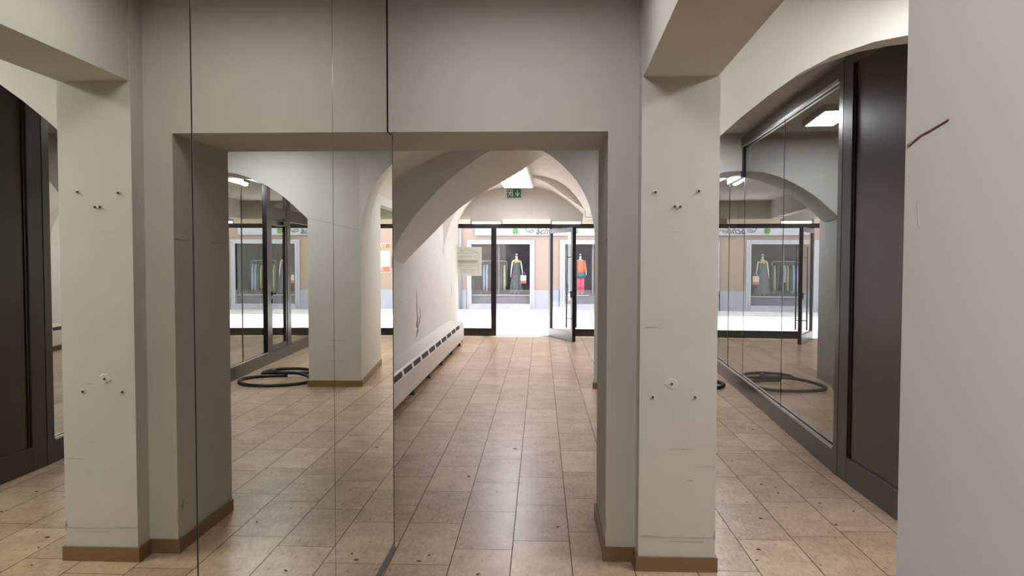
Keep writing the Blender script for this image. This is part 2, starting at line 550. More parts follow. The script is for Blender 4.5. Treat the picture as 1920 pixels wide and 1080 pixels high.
# right room shell and the space behind the glass
bm = new(); bm_box(bm, 3.25, 3.45, -3.5, 4.12, 0, 3.0); struct('wall_right', bm, 'wall')
bm = new(); bm_box(bm, -1.9, 3.4, -3.65, -3.5, 0, 3.0); struct('wall_back', bm, 'wall')
bm = new(); bm_box(bm, 3.75, 3.95, 4.12, 15.1, 0, 3.1); bm_box(bm, 3.25, 3.8, 4.05, 4.2, 0, 3.1)
struct('wall_right_store', bm, 'darkroom')

# transverse vault arch between the bays (left half seen directly, right half in the mirror)
AF = [(-1.70, 8.42, 1.36), (-1.653, 8.44, 1.50), (-1.595, 8.452, 1.619), (-1.544, 8.466, 1.730), (-1.477, 8.486, 1.841), (-1.393, 8.511, 1.969),
      (-1.298, 8.539, 2.081), (-1.207, 8.565, 2.188), (-1.111, 8.593, 2.295), (-0.968, 8.635, 2.428), (-0.825, 8.677, 2.543),
      (-0.709, 8.711, 2.628), (-0.593, 8.745, 2.708), (-0.42, 8.79, 2.785), (-0.27, 8.84, 2.805), (-0.12, 8.88, 2.79), (0.031, 8.928, 2.735),
      (0.153, 8.963, 2.660), (0.245, 8.990, 2.583), (0.325, 9.014, 2.507), (0.413, 9.039, 2.406), (0.475, 9.058, 2.310),
      (0.526, 9.072, 2.213), (0.564, 9.083, 2.115), (0.589, 9.091, 2.011), (0.609, 9.097, 1.919), (0.626, 9.1015, 1.74)]
AB = [(-1.70, 9.23, 1.36), (-1.64, 9.25, 1.44), (-1.601, 9.260, 1.494), (-1.521, 9.283, 1.577), (-1.429, 9.310, 1.673), (-1.306, 9.346, 1.801),
      (-1.169, 9.386, 1.950), (-0.994, 9.438, 2.113), (-0.805, 9.493, 2.258), (-0.583, 9.559, 2.392), (-0.390, 9.615, 2.508),
      (-0.195, 9.673, 2.631), (-0.064, 9.711, 2.735), (0.021, 9.736, 2.790), (0.12, 9.77, 2.80), (0.25, 9.80, 2.75), (0.38, 9.84, 2.65),
      (0.48, 9.87, 2.53), (0.57, 9.90, 2.38), (0.64, 9.92, 2.2), (0.69, 9.93, 2.0), (0.712, 9.95, 1.74)]
n = 101
af, ab = resample(AF, n), resample(AB, n)
bm = new()
bm_strip(bm, af, ab)
bm_strip(bm, af, [(p.x, p.y, 3.08) for p in af])
bm_strip(bm, ab, [(p.x, p.y, 3.08) for p in ab])
bmesh.ops.remove_doubles(bm, verts=bm.verts, dist=1e-5)
wall_arch_mid = struct('wall_arch_middle', bm, 'wall')

# pillar between corridor and side passage
bm = new()
bm_prism(bm, [(0.622, 9.101), (1.240, 9.075), (1.20, 10.2), (1.0, 11.03), (0.80, 11.03)], 0, 3.08)
wall_pil = struct('wall_pillar_middle', bm, 'wall')
P2 = [(1.238, 1.976), (1.246, 1.984), (1.348, 2.080), (1.44, 2.166), (1.523, 2.236), (1.62, 2.303), (1.725, 2.367), (1.82, 2.415), (1.914, 2.455),
      (2.01, 2.487), (2.104, 2.511), (2.224, 2.524), (2.40, 2.524)]
arch_wall('wall_arch_side', P2, 9.075, 9.88, 3.08)

# far bay: vault, diaphragm arch with its lunette, side beam, side ceiling
VA = [(-1.70, 9.24, 2.1), (-1.62, 9.26, 2.3), (-1.35, 9.34, 2.6), (-1.0, 9.43, 2.8), (-0.6, 9.55, 2.93), (-0.15, 9.69, 2.99), (0.2, 9.78, 2.96),
      (0.45, 9.86, 2.84), (0.62, 9.91, 2.68), (0.75, 9.95, 2.45), (0.84, 9.97, 2.33)]
VB = [(-1.70, 12.83, 1.98), (-1.606, 12.896, 2.112), (-1.4, 13.03, 2.42), (-1.0, 13.28, 2.76), (-0.6, 13.54, 2.93), (-0.166, 13.818, 2.985),
      (0.098, 13.987, 2.962), (0.339, 14.141, 2.885), (0.526, 14.261, 2.752), (0.646, 14.338, 2.623), (0.788, 14.428, 2.434), (0.84, 14.45, 2.33)]
va, vb = resample(VA, 33), resample(VB, 33)
bm = new()
rows = [[va[i].lerp(vb[i], t / 8) for i in range(33)] for t in range(9)]
bm_loft(bm, rows, closed=False)
struct('ceiling_vault_far', bm, 'vault', smooth=True)
RF = [(-1.66, 12.86, 1.55), (-1.61, 12.89, 1.68), (-1.582, 12.911, 1.795), (-1.541, 12.938, 1.972), (-1.483, 12.975, 2.151), (-1.399, 13.028, 2.330),
      (-1.248, 13.125, 2.533), (-1.017, 13.273, 2.706), (-0.782, 13.424, 2.837), (-0.45, 13.63, 2.93), (-0.138, 13.836, 2.935), (0.098, 13.987, 2.861),
      (0.340, 14.142, 2.704), (0.587, 14.300, 2.533), (0.788, 14.428, 2.425), (0.85, 14.47, 2.34)]
RB = [(-1.66, 15.1, 1.75), (-1.61, 15.1, 2.08), (-1.578, 15.1, 2.261), (-1.436, 15.1, 2.477), (-1.30, 15.1, 2.65), (-1.147, 15.1, 2.762), (-0.869, 15.1, 2.845),
      (-0.45, 15.1, 2.90), (-0.078, 15.1, 2.872), (0.261, 15.1, 2.772), (0.569, 15.1, 2.558), (0.815, 15.1, 2.323), (0.85, 15.1, 2.29)]
rf, rb = resample(RF, 97), resample(RB, 97)
bm = new()
bm_strip(bm, rf, rb)
bm_strip(bm, rf, [(p.x, p.y, 3.08) for p in rf])
bmesh.ops.remove_doubles(bm, verts=bm.verts, dist=1e-5)
struct('wall_arch_far', bm, 'vault')
bm = new(); bm_prism(bm, [(0.79, 9.95), (0.95, 9.95), (0.97, 15.1), (0.82, 15.1)], 2.27, 3.08)
bm_prism(bm, [(0.80, 14.40), (0.97, 14.46), (0.97, 15.1), (0.80, 15.1)], 2.255, 2.50)
struct('trim_side_beam', bm, 'wall')
bm = new(); bm_box(bm, 0.95, 3.75, 9.885, 15.1, 2.60, 2.72); struct('ceiling_side_bay', bm, 'wall')
# shopfront wall above the glazing, its outward depth chosen to block direct sun
bm = new()
bm_box(bm, -7, -1.66, 15.1, 15.55, -0.3, 2.17); bm_box(bm, 2.62, 8, 15.1, 15.55, -0.3, 2.17)
bm_box(bm, -7, 8, 15.1, 15.55, 2.17, 5.5)
struct('wall_shopfront', bm, 'wall')

# skirting of brown wood
def skirting(name, path, h=0.072, t=0.012):
    """path walked with the room on its right-hand side"""
    bm = new()
    P = [Vector((x, y)) for x, y in path]
    nrm = []
    for a, b in zip(P, P[1:]):
        d = (b - a).normalized(); nrm.append(Vector((d.y, -d.x)))
    off = []
    for i, p in enumerate(P):
        if i == 0: off.append(p + nrm[0] * t)
        elif i == len(P) - 1: off.append(p + nrm[-1] * t)
        else:
            m = nrm[i - 1] + nrm[i]
            off.append(p + m * (t / max(0.3, m.dot(nrm[i]))))
    for i in range(len(P) - 1):
        bm_prism(bm, [P[i], P[i + 1], off[i + 1], off[i]], 0.001, h)
    return struct(name, bm, 'wood')
skirting('baseboard_front', [(0.345, 4.62), (0.332, 4.60), (0.332, 3.92), (0.482, 3.92), (0.482, 3.80), (0.855, 3.80), (0.855, 3.9)])
skirting('baseboard_middle', [(0.80, 11.03), (0.622, 9.101), (1.240, 9.075), (1.25, 9.2)])

# ------------------------------------------------------------------ marks on the walls
def ribbon(name, pts, w, mat, parent, nrm, label=None):
    """thin raised mark following pts on a wall with outward normal nrm"""
    bm = new()
    nv = Vector(nrm); P = [Vector(p) for p in pts]
    if not isinstance(w, (list, tuple)): w = [w] * len(P)
    A, B = [], []
    for i, p in enumerate(P):
        t = (P[min(i + 1, len(P) - 1)] - P[max(i - 1, 0)]).normalized()
        s = t.cross(nv)
        A.append(p + s * w[i] / 2 + nv * 0.0012); B.append(p - s * w[i] / 2 + nv * 0.0012)
    bm_strip(bm, A, B)
    thicken(bm, nv * -0.001)
    return obj(name, bm, mat, parent, label=label)
FRONT = (0, -1, 0)
# crack on the face of the middle pillar
ribbon('crack', [(1.23, 9.075, 1.985), (1.1, 9.081, 1.955), (0.98, 9.086, 1.93), (0.86, 9.091, 1.895), (0.74, 9.096, 1.875), (0.63, 9.1, 1.845)], 0.002, 'crack', wall_pil, FRONT)
# fine lines of a filled hatch low on that pillar
for z in (0.55, 0.305):
    ribbon('hatch_line', [(0.80, 9.094, z), (1.0, 9.085, z)], 0.008, 'scuff', wall_pil, FRONT)
# brown crack on the jamb
ribbon('crack', [(0.332, 3.93, 1.628), (0.333, 4.05, 1.622), (0.334, 4.16, 1.62)], [0.005, 0.0015, 0.001], 'redmark', wall_front, (-1, 0, 0))
ribbon('crack', [(0.335, 4.38, 1.617), (0.336, 4.58, 1.615)], [0.0015, 0.001], 'crack', wall_front, (-1, 0, 0))
# red scratch on the near pillar
ribbon('red_scratch', [(bx_(y, -1), y, z) for y, z in ((0.899, 1.665), (0.885, 1.668), (0.868, 1.672), (0.845, 1.674), (0.82, 1.677), (0.806, 1.679))],
       [0.003, 0.0018, 0.0012, 0.0010, 0.0008, 0.0014], 'redmark', wall_near, (-1, 0, 0))
ribbon('scratch', [(bx_(y, -1), y, z) for y, z in ((0.872, 1.599), (0.869, 1.585), (0.866, 1.573))], 0.0012, 'scuff', wall_near, (-1, 0, 0))
# scuffs on the pillar front
def scuff(x0, x1, z, w, par=None, y=3.80):
    k = 7
    ribbon('scuff_mark', [(x0 + (x1 - x0) * i / (k - 1), y, z + random.uniform(-w, w) * 0.5) for i in range(k)],
           [w * random.uniform(0.15, 0.7) for i in range(k)], 'scuff', par or wall_front, FRONT)
for a in ((0.49, 0.60, 0.176, 0.004), (0.485, 0.84, 0.168, 0.0035), (0.62, 0.80, 0.150, 0.002), (0.755, 0.79, 0.52, 0.003), (0.80, 0.85, 0.522, 0.004),
          (0.63, 0.66, 0.605, 0.002), (0.69, 0.73, 0.605, 0.002), (0.72, 0.74, 0.452, 0.003), (0.57, 0.6, 1.62, 0.002), (0.62, 0.66, 1.66, 0.002),
          (0.51, 0.57, 1.20, 0.002), (0.70, 0.74, 0.90, 0.002)):
    scuff(*a)
ribbon('scuff_mark', [(0.852, 3.80, 0.155), (0.850, 3.80, 0.175), (0.852, 3.80, 0.20)], [0.004, 0.014, 0.004], 'scuff', wall_front, FRONT)
ribbon('scuff_mark', [(0.334, 3.92, 0.15), (0.335, 3.92, 0.20), (0.334, 3.92, 0.23)], [0.002, 0.004, 0.002], 'scuff', wall_front, FRONT)
ribbon('scuff_mark', [(0.333, 3.99, 0.21), (0.333, 3.97, 0.235), (0.333, 3.985, 0.26)], [0.01, 0.03, 0.01], 'scuff', wall_front, (-1, 0, 0))
for y, z in ((4.1, 0.30), (4.3, 0.55), (4.2, 0.95), (4.05, 1.2)):
    ribbon('scuff_mark', [(0.334, y, z), (0.334, y + 0.07, z + 0.05)], [0.001, 0.003], 'scuff', wall_front, (-1, 0, 0))
# gouges in the plaster of the radiator wall
RIGHT = (1, 0, 0)
def wl(y, z): return (wx(y), y, z)
ribbon('plaster_gouge', [wl(10.16, 1.06), wl(10.20, 0.98), wl(10.18, 0.90), wl(10.22, 0.80), wl(10.26, 0.72), wl(10.2, 0.64), wl(10.28, 0.57), wl(10.12, 0.47)],
       [0.02, 0.05, 0.03, 0.05, 0.09, 0.14, 0.10, 0.01], 'gouge', wall_left, RIGHT)
ribbon('plaster_gouge', [wl(10.40, 0.86), wl(10.5, 0.76), wl(10.42, 0.68), wl(10.3, 0.60)], [0.01, 0.04, 0.05, 0.02], 'crack', wall_left, RIGHT)
ribbon('crack', [wl(10.18, 1.08), wl(10.20, 0.92), wl(10.24, 0.76), wl(10.22, 0.62)], [0.012, 0.03, 0.02, 0.04], 'crack', wall_left, RIGHT)
ribbon('plaster_gouge', [wl(12.86, 1.70), wl(12.92, 1.63), wl(12.95, 1.55)], [0.01, 0.06, 0.01], 'gouge', wall_left, RIGHT)
ribbon('plaster_gouge', [wl(14.0, 1.06), wl(14.02, 0.95), wl(14.0, 0.86)], [0.01, 0.05, 0.01], 'gouge', wall_left, RIGHT)
for y, z in ((8.7, 0.92), (9.0, 1.22), (9.6, 1.28), (10.9, 1.13), (9.1, 1.0), (11.2, 1.5), (11.9, 1.55), (9.9, 0.8)):
    bm = new(); bm_cyl(bm, (wx(y) + 0.001, y, z), 0.006, 0.003, 10, 'x'); obj('nail_hole', bm, 'crack', wall_left)

# wall plugs left in the pillar
def plug(x, z, label, patch=False, two=False):
    t = thing('wall_plug', label, 'wall plug', (x, 3.80, z), group='leftover wall plugs in the pillar')
    bm = new()
    n_ = 12
    ring = [(random.uniform(0.7, 1.35) * 0.012 * math.cos(2 * math.pi * i / n_) * (2.4 if patch else 1), random.uniform(0.7, 1.35) * 0.012 * math.sin(2 * math.pi * i / n_) * (2.0 if patch else 1)) for i in range(n_)]
    a = [bm.verts.new((p, -0.0002, q)) for p, q in ring]; b = [bm.verts.new((p * 0.8, -0.0022, q * 0.8)) for p, q in ring]
    bm.faces.new(b)
    for i in range(n_): bm.faces.new((a[i], a[(i + 1) % n_], b[(i + 1) % n_], b[i]))
    obj('filler_patch', bm, 'patch', t)
    for dx in ((-0.012, 0.014) if two else (0,)):
        bm = new()
        bm_tube(bm, [(dx, -0.0015, 0), (dx, -0.008, -0.001)], 0.0058, 10)
        bm_tube(bm, [(dx, -0.008, -0.001), (dx, -0.013, -0.002)], 0.003, 8)
        obj('screw', bm, 'plug', t)
    return t
plug(0.550, 1.852, 'grey screw plug at the upper left of the pillar front')
plug(0.757, 1.857, 'grey screw plug at the upper right of the pillar front')
plug(0.655, 1.782, 'twin screw plug in a white patch below the two upper plugs', two=True)
plug(0.637, 0.925, 'screw plug in a large torn white patch low on the pillar', patch=True)
plug(0.547, 0.860, 'grey screw plug at the lower left of the pillar front')
plug(0.750, 0.860, 'grey screw plug at the lower right of the pillar front')

# ================================================================== MIRRORS
mlab = ['tall frameless mirror panel beside the passage opening, furthest from the viewer',
        'tall frameless mirror panel in the middle of the mirrored wall',
        'tall frameless mirror panel at the left edge, nearest the viewer']
for i, (y0, y1) in enumerate(((2.902, 4.045), (1.735, 2.896), (0.50, 1.727))):
    t = thing('mirror_panel', mlab[i], 'mirror', (mx_((y0 + y1) / 2), (y0 + y1) / 2, 0.0), -math.atan(0.0045), group='mirror panels on the left wall')
    h = (y1 - y0) / 2
    box('silvered_glass', (-0.006, 0.0, -h, h, 0.012, 2.945), 'mirror', t)
    box('polished_edge', (-0.0062, -0.0005, -h - 0.0015, h + 0.0015, 0.010, 2.9465), 'mirroredge', t)
    if i == 0:
        box('edge_strip', (-0.004, 0.002, h + 0.0005, h + 0.006, 0.010, 2.16), 'mirroredge', t)
        box('clip', (0.0, 0.004, -h - 0.006, -h + 0.006, 2.515, 2.53), 'lampbody', t)
# dirty strip along the foot of the mirrors
bm = new(); bm_prism(bm, [(mx_(0.5) + 0.001, 0.5), (mx_(0.5) + 0.012, 0.5), (mx_(4.04) + 0.012, 4.04), (mx_(4.04) + 0.001, 4.04)], 0.001, 0.011)
struct('trim_mirror_foot', bm, 'plug')

# ================================================================== GLASS PARTITION
GP = thing('glass_partition', 'long frameless glass partition with black base rail along the side passage', 'glass partition', (2.087, 5.53, 0), -math.atan(0.0545))
def L_(y): return (y - 5.53) * 1.0015
box('base_rail', (0, 0.075, 0.001, L_(15.02), 0.002, 0.168), 'anthracite', GP)
box('glazing_bead', (-0.006, 0.02, 0.09, L_(10.84), 0.168, 0.182), 'steel', GP)
box('top_rail', (0, 0.075, 0.001, L_(9.06), 2.795, 2.90), 'anthracite', GP)
box('glazing_bead', (-0.006, 0.02, 0.09, L_(9.06), 2.772, 2.795), 'steel', GP)
box('top_rail', (0, 0.075, L_(9.06), L_(9.90), 2.445, 2.52), 'anthracite', GP)
box('top_rail', (0.01, 0.075, L_(8.99), L_(9.06), 2.445, 2.90), 'black', GP)
box('top_rail', (0.02, 0.075, L_(9.90), L_(15.02), 2.54, 2.595), 'anthracite', GP)
box('post', (0, 0.075, 0.003, 0.09, 0.168, 2.795), 'anthracite', GP)
def pane(y0, y1, z0, z1):
    return box('glass_pane', (0.028, 0.034, L_(y0) + 0.004, L_(y1) - 0.004, z0, z1), 'glass_part', GP)
pane(5.61, 7.232, 0.169, 2.794); pane(7.232, 8.962, 0.169, 2.794); pane(8.962, 9.872, 0.169, 2.444); pane(9.905, 10.85, 0.169, 2.539)
for y in (7.232, 8.962, 9.872):
    box('joint', (0.026, 0.036, L_(y) - 0.004, L_(y) + 0.004, 0.169, 2.794 if y < 8 else 2.444), 'black', GP)
box('post', (-0.004, 0.08, L_(10.85), L_(11.02), 0.168, 2.54), 'black', GP)
box('post', (-0.004, 0.08, L_(11.86), L_(12.05), 0.168, 2.54), 'black', GP)
box('transom', (0.0, 0.075, L_(11.02), L_(11.86), 2.07, 2.25), 'anthracite', GP)
box('transom', (0.0, 0.075, L_(12.05), L_(15.02), 2.07, 2.25), 'anthracite', GP)
pane(11.02, 11.86, 2.251, 2.539); pane(12.05, 13.6, 2.251, 2.539); pane(12.05, 13.6, 0.169, 2.069); pane(13.6, 15.02, 0.169, 2.069)
box('post', (0.0, 0.075, L_(13.57), L_(13.63), 0.168, 2.54), 'anthracite', GP)

GD = thing('glass_door', 'narrow framed glass door with black lever handle in the glass partition', 'door', (2.087 + 0.0545 * (11.03 - 5.53), 11.03, 0), -math.atan(0.0545))
wd = 0.822
bm = new(); bm_box(bm, 0.002, 0.05, 0.004, 0.06, 0.172, 2.066); bm_box(bm, 0.002, 0.05, wd - 0.06, wd - 0.004, 0.172, 2.066)
bm_box(bm, 0.002, 0.05, 0.06, wd - 0.06, 1.99, 2.066); bm_box(bm, 0.002, 0.05, 0.06, wd - 0.06, 0.172, 0.24)
GDF = obj('door_frame', bm, 'anthracite', GD)
box('glass_pane', (0.024, 0.03, 0.06, wd - 0.06, 0.24, 1.99), 'glass_part', GD)
bm = new()
bm_tube(bm, [(-0.0, 0.05, 1.0), (-0.05, 0.05, 1.0)], 0.011, 10); bm_tube(bm, [(-0.05, 0.045, 1.0), (-0.05, 0.17, 0.995)], 0.010, 10)
bm_box(bm, -0.012, 0.002, 0.032, 0.068, 0.97, 1.03); bm_box(bm, -0.012, 0.002, 0.034, 0.066, 0.86, 0.92)
obj('lever_handle', bm, 'black', GDF, smooth=False)
bm = new(); bm_box(bm, -0.05, 0.002, 0.50, 0.78, 2.0, 2.055); bm_box(bm, -0.10, -0.04, 0.40, 0.62, 2.07, 2.085)
obj('door_closer', bm, 'black', GDF)

# black panel next to the glass
BP = thing('black_panel', 'tall matt black framed panel right of the glass partition', 'panel', (2.087, 4.125, 0))
bm = new()
LP = 1.40
bm_box(bm, 0, 0.075, 0.001, 0.12, 0.002, 2.95); bm_box(bm, 0, 0.075, LP - 0.16, LP, 0.002, 2.95)
bm_box(bm, 0, 0.075, 0.12, LP - 0.16, 0.002, 0.175); bm_box(bm, 0, 0.075, 0.12, LP - 0.16, 2.84, 2.95)
obj('frame', bm, 'anthracite', BP, bevel=0.003)
box('inset_panel', (0.018, 0.06, 0.12, LP - 0.16, 0.175, 2.84), 'anthracite', BP)
box('shadow_gap', (0.010, 0.016, LP - 0.185, LP - 0.16, 0.175, 2.84), 'black', BP)

# ================================================================== SHOPFRONT (window and door to the street)
Y0, Y1 = 15.10, 15.17
win = thing('window_1', 'black framed shopfront glazing at the end of the passage', 'window', (0, 15.1, 0), kind='structure')
def sf(name, x0, x1, z0, z1, mat='black', dy=(0, 0.07)):
    return box(name, (x0, x1, dy[0], dy[1], z0, z1), mat, win)
sf('transom', -1.625, 2.60, 2.086, 2.168)
sf('bottom_rail', -1.625, -0.862, 0.001, 0.148)
sf('bottom_rail', 0.20, 2.60, 0.001, 0.140)
sf('mullion', -0.960, -0.862, 0.148, 2.086)
sf('mullion', 0.168, 0.215, 0.140, 2.086)
sf('mullion', 1.30, 1.36, 0.140, 2.086) if False else None
sf('threshold', -0.862, 0.20, 0.001, 0.012, 'facestep')
sf('glass_pane', -1.625, -0.96, 0.148, 2.086, 'glass', (0.03, 0.036))
sf('glass_pane', 0.215, 2.60, 0.140, 2.086, 'glass', (0.03, 0.036))

DR = thing('door_1', 'glass shop door standing open inward with long steel pull bars', 'door', (0.188, 15.085, 0), math.radians(-67.5), kind='structure')
dw = 1.06
bm = new()
bm_box(bm, 0.0, 0.05, -0.03, 0.03, 0.012, 2.07); bm_box(bm, dw - 0.07, dw, -0.03, 0.03, 0.012, 2.07)
bm_box(bm, 0.05, dw - 0.07, -0.03, 0.03, 0.012, 0.165); bm_box(bm, 0.05, dw - 0.07, -0.03, 0.03, 1.985, 2.07)
DRF = obj('door_frame', bm, 'greymetal', DR)
box('edge_stile', (dw, dw + 0.018, -0.032, 0.032, 0.012, 2.07), 'black', DR)
box('bottom_seal', (0.01, dw + 0.01, -0.024, 0.024, 0.001, 0.012), 'black', DR)
box('hinge_edge', (-0.006, 0.0, -0.032, 0.032, 0.012, 2.07), 'black', DR)
box('glass_pane', (0.05, dw - 0.07, -0.004, 0.004, 0.165, 1.985), 'glass', DR)
for s in (-1, 1):
    bm = new()
    bm_tube(bm, [(dw - 0.10, s * 0.095, 0.25), (dw - 0.10, s * 0.095, 1.72)], 0.014, 12)
    for z in (0.42, 1.53): bm_tube(bm, [(dw - 0.10, s * 0.02, z), (dw - 0.10, s * 0.095, z)], 0.009, 8)
    obj('pull_bar', bm, 'greymetal', DRF, smooth=True)
bm = new(); bm_box(bm, dw - 0.06, dw - 0.025, -0.045, -0.028, 0.80, 0.92); bm_tube(bm, [(dw - 0.042, -0.045, 0.9), (dw - 0.12, -0.06, 0.9)], 0.007, 8)
obj('door_lock', bm, 'black', DRF)

# cream boxes and fluorescent strips on the wall above the glazing
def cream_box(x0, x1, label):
    t = thing('glow_box', label, 'box', ((x0 + x1) / 2, 15.1, 2.17), group='cream boxes above the shopfront')
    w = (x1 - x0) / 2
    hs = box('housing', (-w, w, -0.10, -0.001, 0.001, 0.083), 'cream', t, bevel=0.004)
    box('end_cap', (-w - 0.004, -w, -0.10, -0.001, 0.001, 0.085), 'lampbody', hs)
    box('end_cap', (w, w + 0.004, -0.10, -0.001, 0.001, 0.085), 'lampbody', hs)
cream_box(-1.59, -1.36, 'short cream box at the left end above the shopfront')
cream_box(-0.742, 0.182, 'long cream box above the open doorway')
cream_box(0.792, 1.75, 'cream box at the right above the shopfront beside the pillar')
def strip(x0, x1, label):
    t = thing('strip_light', label, 'light', ((x0 + x1) / 2, 15.1, 2.17), group='strip lights above the shopfront')
    w = (x1 - x0) / 2
    box('housing', (-w, w, -0.07, -0.001, 0.040, 0.055), 'lampbody', t)
    bm = new(); bm_tube(bm, [(-w + 0.01, -0.04, 0.021), (w - 0.01, -0.04, 0.021)], 0.018, 10)
    obj('tube', bm, 'tube_strip', t, smooth=True)
    for s in (-1, 1): box('socket', (s * w - 0.012, s * w + 0.012, -0.062, -0.001, 0.001, 0.041), 'lampbody', t)
strip(-1.335, -0.765, 'white strip light above the left shop window')
strip(0.205, 0.770, 'white strip light above the open glass door')

# notice stuck to the left pane, read from the street
NT = thing('notice_sheet', 'pale printed letting notice on the left shop window seen from behind', 'notice', (-1.38, 15.129, 1.445))
nw, nh = 0.235, 0.28
NP = box('paper', (-nw, nw, -0.002, -0.0008, -nh, nh), 'paper', NT)
def nbar(x0, x1, z0, z1, mat): return box('printed_band', (x0, x1, -0.003, -0.002, z0, z1), mat, NP)
nbar(-nw + 0.01, 0.165, 0.155, 0.161, 'ink'); nbar(-nw + 0.01, 0.155, -0.030, 0.028, 'inkgreen'); nbar(0.168, 0.174, -0.24, 0.16, 'ink')
nbar(-nw + 0.01, 0.155, -0.050, -0.044, 'ink')
bm = new(); bm_strip(bm, [(-0.10, -0.0025, 0.255), (0.15, -0.0025, 0.175)], [(-0.10, -0.0025, 0.245), (0.15, -0.0025, 0.163)])
thicken(bm, (0, 0.0008, 0)); obj('roof_line', bm, 'ink', NP)
bm = new(); bm_tube(bm, [(-0.155 + 0.022 * math.cos(a * 0.5236), -0.003, 0.208 + 0.022 * math.sin(a * 0.5236)) for a in range(12)], 0.004, 6, closed=True); obj('ring_mark', bm, 'ink', NP)
RT = (math.pi / 2, 0, 0)
for s, z, sz in (('ZU VERMIETEN', 0.090, 0.052), ('SCHOTTLEITNER', -0.085, 0.052), ('IMMOBILIEN', -0.118, 0.026), ('www.schottleitner', -0.155, 0.042), ('TEL: 07252', -0.205, 0.052)):
    text_mesh('lettering', s, sz, 'ink', NP, (-0.035, -0.003, z), RT, mirror=True)

# ================================================================== RADIATOR
RD = thing('convector_radiator', 'long low white convector casing with black slots along the left wall', 'radiator', (wx(9.3), 9.3, 0))
def rxo(y): return wx(y + 9.3) - wx(9.3)
prof = [(0.004, 0.415), (0.225, 0.408), (0.243, 0.398), (0.262, 0.326), (0.262, 0.095), (0.246, 0.085), (0.004, 0.085)]
bm = new(); bm_extrude_profile(bm, prof, -4.5, 4.35, rxo)
RC = obj('casing', bm, 'rad', RD)
for k in range(-5, 10):
    yc = 8.10 + 0.585 * k - 9.3
    if yc + 0.24 > 4.3: break
    bm = new()
    for d, z0, z1, q in ((0, 0.336, 0.388, 0),):
        def pt(y, z): return (rxo(y) + 0.2425 + (0.398 - z) / 0.072 * 0.019 + 0.0015, y, z)
        h_ = 0.235
        ring = [pt(yc - h_, 0.346), pt(yc - h_ + 0.012, 0.336), pt(yc + h_ - 0.012, 0.336), pt(yc + h_, 0.346), pt(yc + h_, 0.380), pt(yc + h_ - 0.012, 0.389), pt(yc - h_ + 0.012, 0.389), pt(yc - h_, 0.380)]
        bm.faces.new([bm.verts.new(p) for p in ring])
        thicken(bm, (-0.001, 0, 0))
    obj('slot', bm, 'sticker', RC)
for y in (-4.3, -3.1, -1.9, -0.7, 0.5, 1.7, 2.9, 4.1):
    bm = new(); bm_box(bm, 0.18 + rxo(y), 0.23 + rxo(y), y - 0.015, y + 0.015, 0.001, 0.085); bm_box(bm, 0.16 + rxo(y), 0.24 + rxo(y), y - 0.03, y + 0.03, 0.001, 0.008)
    obj('foot', bm, 'plug', RD)
bm = new(); bm_tube(bm, [(0.25, 4.36, 0.11), (0.25, 4.40, 0.11)], 0.018, 10); bm_tube(bm, [(0.25, 4.39, 0.10), (0.25, 4.39, 0.03)], 0.008, 8)
obj('valve', bm, 'plug', RD)

# ================================================================== EXIT SIGN
ES = thing('exit_sign', 'green and white emergency exit sign with running figure and down arrow', 'sign', (-0.52, 15.1, 2.755))
box('housing', (-0.145, 0.145, -0.05, -0.001, -0.10, 0.10), 'lampbody', ES, bevel=0.004)
EG = box('green_face', (-0.132, 0.132, -0.053, -0.05, -0.085, 0.088), 'sign_green', ES)
def flat(name, polys, mat, par, y=-0.0545, th=0.0012):
    bm = new()
    for P in polys: bm.faces.new([bm.verts.new((x, y, z)) for x, z in P])
    thicken(bm, (0, th, 0))
    return obj(name, bm, mat, par)
door_poly = [[(-0.118, 0.070), (-0.020, 0.070), (-0.020, 0.058), (-0.118, 0.058)], [(-0.032, 0.058), (-0.020, 0.058), (-0.020, -0.070), (-0.032, -0.070)],
             [(-0.118, 0.058), (-0.106, 0.058), (-0.106, 0.01), (-0.118, 0.01)]]
flat('doorway_symbol', door_poly, 'sign_white', EG)
run = [[(-0.062 + 0.011 * math.cos(t * 0.628), 0.043 + 0.011 * math.sin(t * 0.628)) for t in range(10)],
       [(-0.078, 0.030), (-0.060, 0.030), (-0.068, -0.012), (-0.088, -0.010)], [(-0.078, 0.030), (-0.100, 0.018), (-0.104, -0.006), (-0.096, -0.006), (-0.092, 0.012), (-0.078, 0.02)],
       [(-0.062, 0.030), (-0.046, 0.010), (-0.036, 0.012), (-0.036, 0.004), (-0.050, 0.0), (-0.066, 0.018)],
       [(-0.080, -0.010), (-0.068, -0.012), (-0.050, -0.034), (-0.052, -0.066), (-0.062, -0.066), (-0.062, -0.038)],
       [(-0.088, -0.010), (-0.078, -0.012), (-0.090, -0.044), (-0.116, -0.058), (-0.118, -0.048), (-0.098, -0.036)]]
flat('running_figure', run, 'sign_white', EG)
flat('arrow', [[(0.058, 0.062), (0.074, 0.062), (0.074, -0.030), (0.058, -0.030)], [(0.026, -0.002), (0.026, 0.020), (0.066, -0.036), (0.066, -0.066)], [(0.106, 0.020), (0.106, -0.002), (0.066, -0.066), (0.066, -0.036)]], 'sign_white', EG)

